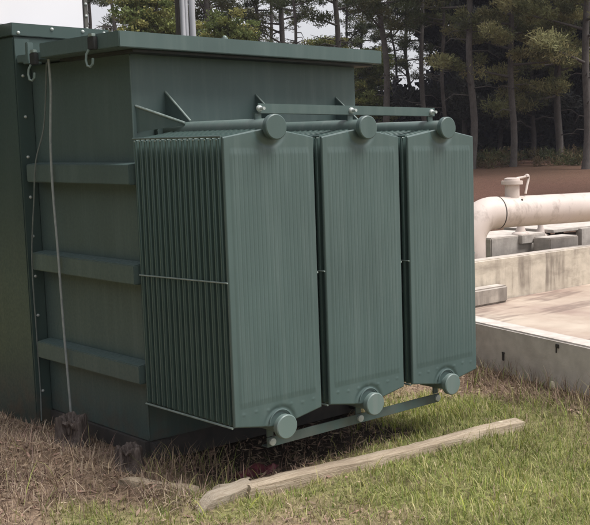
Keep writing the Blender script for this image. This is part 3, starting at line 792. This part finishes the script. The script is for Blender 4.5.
PINE = [(.085, .100, .045), (.105, .110, .050), (.07, .085, .042), (.13, .125, .06)]
DARKP = [(.050, .052, .046), (.060, .062, .048), (.042, .044, .044)]  # shade inside the wood put into the needle colour
OLIVE = [(.22, .215, .10), (.17, .175, .08), (.27, .25, .12), (.12, .13, .065)]
BUSH = [(.18, .20, .065), (.13, .16, .055), (.25, .24, .085)]
def proto_tree(seed, H, r0, hb, nb, blen, crn, cr, pal_, name='pine_tree', nleaf=46, q=.30, wq=.055, lean=0.0, dead=3, droop=0.0):
    r = np.random.default_rng(seed); root = empty(name)
    P = []; nseg = 24
    for i in range(nseg+1):
        t = i/nseg
        P.append(Vector((lean*t*H+.30*math.sin(t*7+seed)*t+.05*math.sin(t*19+seed*3), .26*math.sin(t*6+seed*2)*t+.04*math.sin(t*23+seed), -.3+t*(H+.3))))
    m = MB().tube(P, [r0*(1.25 if i == 0 else 1)*(1-.72*(i/nseg)) for i in range(nseg+1)], 9)
    m.build('trunk', M['bark'], root, angle=80)
    br = MB(); cs = []; rs = []
    def at(z):
        t = min(max((z+.3)/(H+.3), 0), 1)*nseg; i = min(int(t), nseg-1); return P[i].lerp(P[i+1], t-i)
    for k in range(nb):
        z = hb+(H-hb)*((k+r.random())/nb)**.9; s = at(z); az = r.uniform(0, 2*PI)
        f = (z-hb)/(H-hb); L_ = blen*r.uniform(.6, 1.15)*(1-.55*f)
        up = r.uniform(-.05, .45)-droop
        dirv = Vector((math.cos(az), math.sin(az), up)).normalized()
        pts = [s, s+dirv*L_*.35+Vector((0, 0, .02)), s+dirv*L_*.7+Vector((0, 0, r.uniform(-.05, .2))), s+dirv*L_+Vector((0, 0, r.uniform(-.1, .35)))]
        br.tube(pts, [.035+.02*L_/3, .03, .02, .008], 5)
        for j in range(crn):
            t = .42+.6*(j+r.random())/crn
            c = s.lerp(pts[-1], min(t, 1.05))+Vector(r.normal(0, .22, 3)*np.array([1, 1, .5]))
            cs.append(tuple(c)); rs.append(cr*r.uniform(.55, 1.25))
    for k in range(dead):
        z = hb*r.uniform(.35, .95); s = at(z); az = r.uniform(0, 2*PI); L_ = r.uniform(.4, 1.3)
        br.tube([s, s+Vector((math.cos(az)*L_*.6, math.sin(az)*L_*.6, .05)), s+Vector((math.cos(az)*L_, math.sin(az)*L_, r.uniform(-.3, .2)))], [.022, .015, .006], 5)
    br.build('branches', M['bark'], root, angle=80)
    v, f, t = clumps(cs, rs, nleaf, q, wq, pal_, r)
    np_mesh('crown', v, f, M['needles'], root, tint=t)
    return root
protos = {
 'A': [proto_tree(1, 15, .14, 4.6, 36, 2.6, 5, .40, PINE, nleaf=110, q=.14, wq=.028, dead=12), proto_tree(2, 14, .13, 5.0, 34, 2.4, 5, .38, PINE, lean=.012, nleaf=110, q=.14, wq=.028, dead=14)],
 'B': [proto_tree(3, 15, .135, 3.2, 60, 3.1, 7, .46, OLIVE, nleaf=210, q=.13, wq=.03, dead=8, droop=.1), proto_tree(4, 13, .15, 2.2, 62, 2.8, 7, .46, OLIVE, lean=-.015, nleaf=210, q=.13, wq=.03, droop=.15)],
 'C': [proto_tree(5, 14, .09, 5.2, 30, 1.7, 4, .34, PINE, lean=.03, nleaf=90, q=.14, wq=.028, dead=12), proto_tree(6, 13, .08, 5.8, 26, 1.5, 4, .34, PINE, lean=-.045, nleaf=90, q=.14, wq=.028, dead=12)],
 'D': [proto_tree(7, 5.2, .07, .8, 50, 1.5, 5, .33, BUSH, 'broadleaf_tree', 120, .08, .05), proto_tree(8, 4.8, .07, .8, 50, 1.8, 5, .33, BUSH, 'broadleaf_tree', 120, .08, .05)],
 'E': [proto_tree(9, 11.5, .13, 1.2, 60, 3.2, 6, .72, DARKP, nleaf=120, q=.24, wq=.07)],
}
used = set()
def copy_tree(o):
    c = o.copy(); COL.objects.link(c)
    for ch in [k for k in bpy.data.objects if k.parent == o]:
        d = ch.copy(); COL.objects.link(d); d.parent = c
    return c
GP = 'pines and trees of the wood behind the transformer'
spots = [
 (19.4, 38.3, 'C', 0, 'thin pale trunked pine just right of the pale metal enclosure'),
 (16.4, 30.9, 'C', 1, 'slender leaning pine second from the pale metal enclosure'),
 (15.2, 26.9, 'D', 0, 'low yellow green leafy tree just left of the grey conduits'),
 (19.9, 33.4, 'A', 0, 'tall pine directly left of the grey conduits'),
 (20.2, 30.9, 'A', 1, 'tall pine directly right of the grey conduits'),
 (16.3, 23.9, 'D', 1, 'low bushy leafy tree just right of the grey conduits'),
 (24.3, 33.0, 'C', 0, 'thin pine over the middle of the transformer lid, left of a thicker pine'),
 (23.7, 30.9, 'A', 0, 'thick pine over the middle of the transformer lid'),
 (21.8, 27.3, 'C', 1, 'thin leaning pine just right of the thick middle pine'),
 (24.1, 28.0, 'A', 1, 'tall pine rising over the right end of the transformer lid'),
 (22.8, 23.8, 'A', 0, 'tall straight pine just beyond the right end of the lid'),
 (28.0, 27.2, 'A', 1, 'tall pine over the gap between middle and far radiators'),
 (25.8, 23.8, 'C', 0, 'thin slanting pine just left of the last radiator edge'),
 (23.5, 20.3, 'A', 1, 'tall bare trunked pine in line with the right edge of the radiators'),
 (25.2, 19.9, 'B', 0, 'light barked pine standing behind the capped pipe riser'),
 (29.4, 21.1, 'B', 1, 'broad olive pine with low boughs right of the capped riser'),
 (25.2, 16.7, 'B', 0, 'olive pine at the right edge of the picture'),
 (31.6, 19.8, 'A', 0, 'pine just beyond the right edge of the picture'),
 (16.3, 35.4, 'A', 1, 'pine hidden mostly behind the pale metal enclosure'),
 (30.1, 36.0, 'D', 0, 'leafy understorey tree showing over the right part of the lid'),
 (30.5, 33.1, 'D', 1, 'leafy understorey tree behind the upper brace bar'),
 (34.7, 28.9, 'E', 0, 'dark shaded pine left of the light barked pine'),
 (33.2, 25.6, 'E', 0, 'dark shaded pine between the light barked pine and the broad olive pine'),
 (37.5, 28.7, 'E', 0, 'dark shaded pine deep behind the light barked pine'),
 (37.4, 25.5, 'E', 0, 'dark shaded pine behind the broad olive pine'),
 (36.0, 22.6, 'E', 0, 'dark shaded pine behind the right edge of the picture'),
 (31.0, 27.6, 'E', 0, 'dark shaded pine behind the tall bare trunked pine'),
]
rt = random.Random(5)
for x, y, k, vi, lab in spots:
    p = protos[k][vi % len(protos[k])]
    o = p if id(p) not in used else copy_tree(p); used.add(id(p))
    o.location = (x, y, float(height(x, y)))
    o.rotation_euler = (0, 0, rt.uniform(0, 2*PI)); s = rt.uniform(.92, 1.08); o.scale = (s, s, s)
    tag(o, lab, 'tree', GP)
for k, (x, y) in enumerate([(22.7, 41.1), (26.7, 45.7), (26.4, 42.4), (25.0, 37.3), (29.4, 39.1), (32.9, 37.6), (36.8, 40.9), (32.8, 33.7), (37.3, 37.7), (39.7, 38.1), (34.7, 31.8)]):
    o = copy_tree(protos['AC'[k % 2]][(k//2) % 2]); o.location = (x, y, float(height(x, y))-.8); s = rt.uniform(.9, 1.25)
    o.rotation_euler = (0, 0, rt.uniform(0, 2*PI)); o.scale = (s, s, s)
    tag(o, 'far pine of the back row glimpsed between the nearer trunks', 'tree', 'far pines seen between the nearer trunks')
cs = []; rs = []; ru = np.random.default_rng(31)
for k in range(700):
    az = ru.uniform(30, 70); D = ru.uniform(36, 52); x = -2.8+D*math.cos(math.radians(az)); y = -4.2+D*math.sin(math.radians(az))
    if vnoise(x*.35, y*.35, 3) < .45: continue
    cs.append((x, y, float(height(x, y))+ru.uniform(0, .35))); rs.append(ru.uniform(.15, .55))
v, f, t = clumps(cs, rs, 130, .12, .03, [(.12, .10, .05), (.10, .11, .05), (.16, .12, .07), (.07, .08, .04)], ru, .8)
g = np_mesh('undergrowth', v, f, M['needles'], tint=t)
tag(g, 'low scrubby undergrowth at the feet of the pines', 'undergrowth', kind='stuff')
# far wood: one dense mass of foliage and trunks
r = np.random.default_rng(77)
cs = []; rs = []; 
def wood_top(az):       # height of the mass against the compass angle seen from the yard
    return 3.2+ 10.3*sstep(43.7, 42.5, az)+1.2*math.sin(az*.9)*.6+.8*math.sin(az*2.3)
for k in range(3900):
    az = r.uniform(20, 72); D = r.uniform(50, 70); x = -2.8+D*math.cos(math.radians(az)); y = -4.2+D*math.sin(math.radians(az))
    z = .9+ r.random()**1.1*wood_top(az)+.012*max(0, .75*x+.66*y-32)
    cs.append((x, y, z)); rs.append(r.uniform(.6, 1.3))
for k in range(2300):       # unseen trees added at left, cutting low skylight on the left faces
    az = r.uniform(72, 215); D = r.uniform(15, 24); x = D*math.cos(math.radians(az)); y = D*math.sin(math.radians(az))
    cs.append((x-2, y+2, .3+r.random()*8.5)); rs.append(r.uniform(.6, 1.3))
v, f, t = clumps(cs, rs, 90, .40, .15, [(.040, .042, .046), (.05, .052, .048), (.06, .062, .048), (.035, .036, .044)], r, .8)  # low grey tints carry the shade deep in the wood
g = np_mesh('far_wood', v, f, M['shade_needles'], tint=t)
tag(g, 'dense dark wood closing the view behind the separate pines, plus unseen trees added at left for shade', 'woodland', kind='stuff')

# ------------------------------------------------------------------ world, sun, camera
SUN_EL, SUN_AZ = 60, -55          # azimuth measured from +X, counter-clockwise
w = bpy.data.worlds.new('World'); sc.world = w; w.use_nodes = True; nt = w.node_tree; nt.nodes.clear()
sky = nt.nodes.new('ShaderNodeTexSky'); sky.sky_type = 'NISHITA'; sky.sun_disc = False
sky.sun_elevation = math.radians(SUN_EL); sky.sun_rotation = math.radians(90-SUN_AZ)
sky.air_density = 1.0; sky.dust_density = 6.0; sky.ozone_density = 1.0
hs = nt.nodes.new('ShaderNodeHueSaturation'); hs.inputs['Saturation'].default_value = .10
cl = nt.nodes.new('ShaderNodeMix'); cl.data_type = 'RGBA'; cl.inputs[0].default_value = .55; cl.inputs[7].default_value = (7.4, 7.5, 7.9, 1)   # even cloud cover
bg = nt.nodes.new('ShaderNodeBackground'); bg.inputs[1].default_value = .11
ow = nt.nodes.new('ShaderNodeOutputWorld')
nt.links.new(sky.outputs[0], hs.inputs['Color']); nt.links.new(hs.outputs[0], cl.inputs[6]); nt.links.new(cl.outputs[2], bg.inputs[0]); nt.links.new(bg.outputs[0], ow.inputs[0])
sd = bpy.data.lights.new('sun', 'SUN'); sd.energy = 3.0; sd.angle = math.radians(28); sd.color = (1, .975, .94)
so = bpy.data.objects.new('sun', sd); COL.objects.link(so)
dv = Vector((math.cos(math.radians(SUN_AZ))*math.cos(math.radians(SUN_EL)), math.sin(math.radians(SUN_AZ))*math.cos(math.radians(SUN_EL)), math.sin(math.radians(SUN_EL))))
so.rotation_euler = dv.to_track_quat('Z', 'Y').to_euler(); so.location = dv*30

yaw, pitch, roll = 0.7287229, -0.1124363, -0.0131607
f_ = Vector((math.cos(yaw)*math.cos(pitch), math.sin(yaw)*math.cos(pitch), math.sin(pitch)))
r0 = f_.cross(Vector((0, 0, 1))).normalized(); u0 = r0.cross(f_)
rr = r0*math.cos(roll)+u0*math.sin(roll); uu = -r0*math.sin(roll)+u0*math.cos(roll)
mat = Matrix((rr, uu, -f_)).transposed().to_4x4(); mat.translation = Vector((-2.820286, -4.2259315, 1.691553))
cd_ = bpy.data.cameras.new('camera'); cam = bpy.data.objects.new('camera', cd_); COL.objects.link(cam); cam.matrix_world = mat
cd_.sensor_fit = 'HORIZONTAL'; cd_.sensor_width = 36; cd_.lens = 1041.423/590*36
cd_.shift_x = -(495.618-295)/590; cd_.shift_y = (263.517-262.5)/590
cd_.clip_start = .05; cd_.clip_end = 1500
sc.camera = cam
sc.view_settings.view_transform = 'Standard'; sc.view_settings.look = 'None'; sc.view_settings.gamma = 1; sc.view_settings.exposure = .38
sc.view_settings.use_curve_mapping = False
sc.render.engine = 'CYCLES'
sc.cycles.max_bounces = 5; sc.cycles.diffuse_bounces = 3; sc.cycles.glossy_bounces = 2

hz = MB().box(-60, 130, -60, 130, -3, 24).build('haze', None)  # thin volume added to lift the darks of the wood
tag(hz, kind='stuff'); hz['label'] = 'thin haze added to lift the shadows of the wood'
m = bpy.data.materials.new('haze_air'); m.use_nodes = True; nt = m.node_tree; nt.nodes.clear()
ho = nt.nodes.new('ShaderNodeOutputMaterial'); pv = nt.nodes.new('ShaderNodeVolumePrincipled')
pv.inputs['Density'].default_value = .0005; pv.inputs['Color'].default_value = (.86, .84, .95, 1)
nt.links.new(pv.outputs[0], ho.inputs['Volume']); hz.data.materials.append(m)
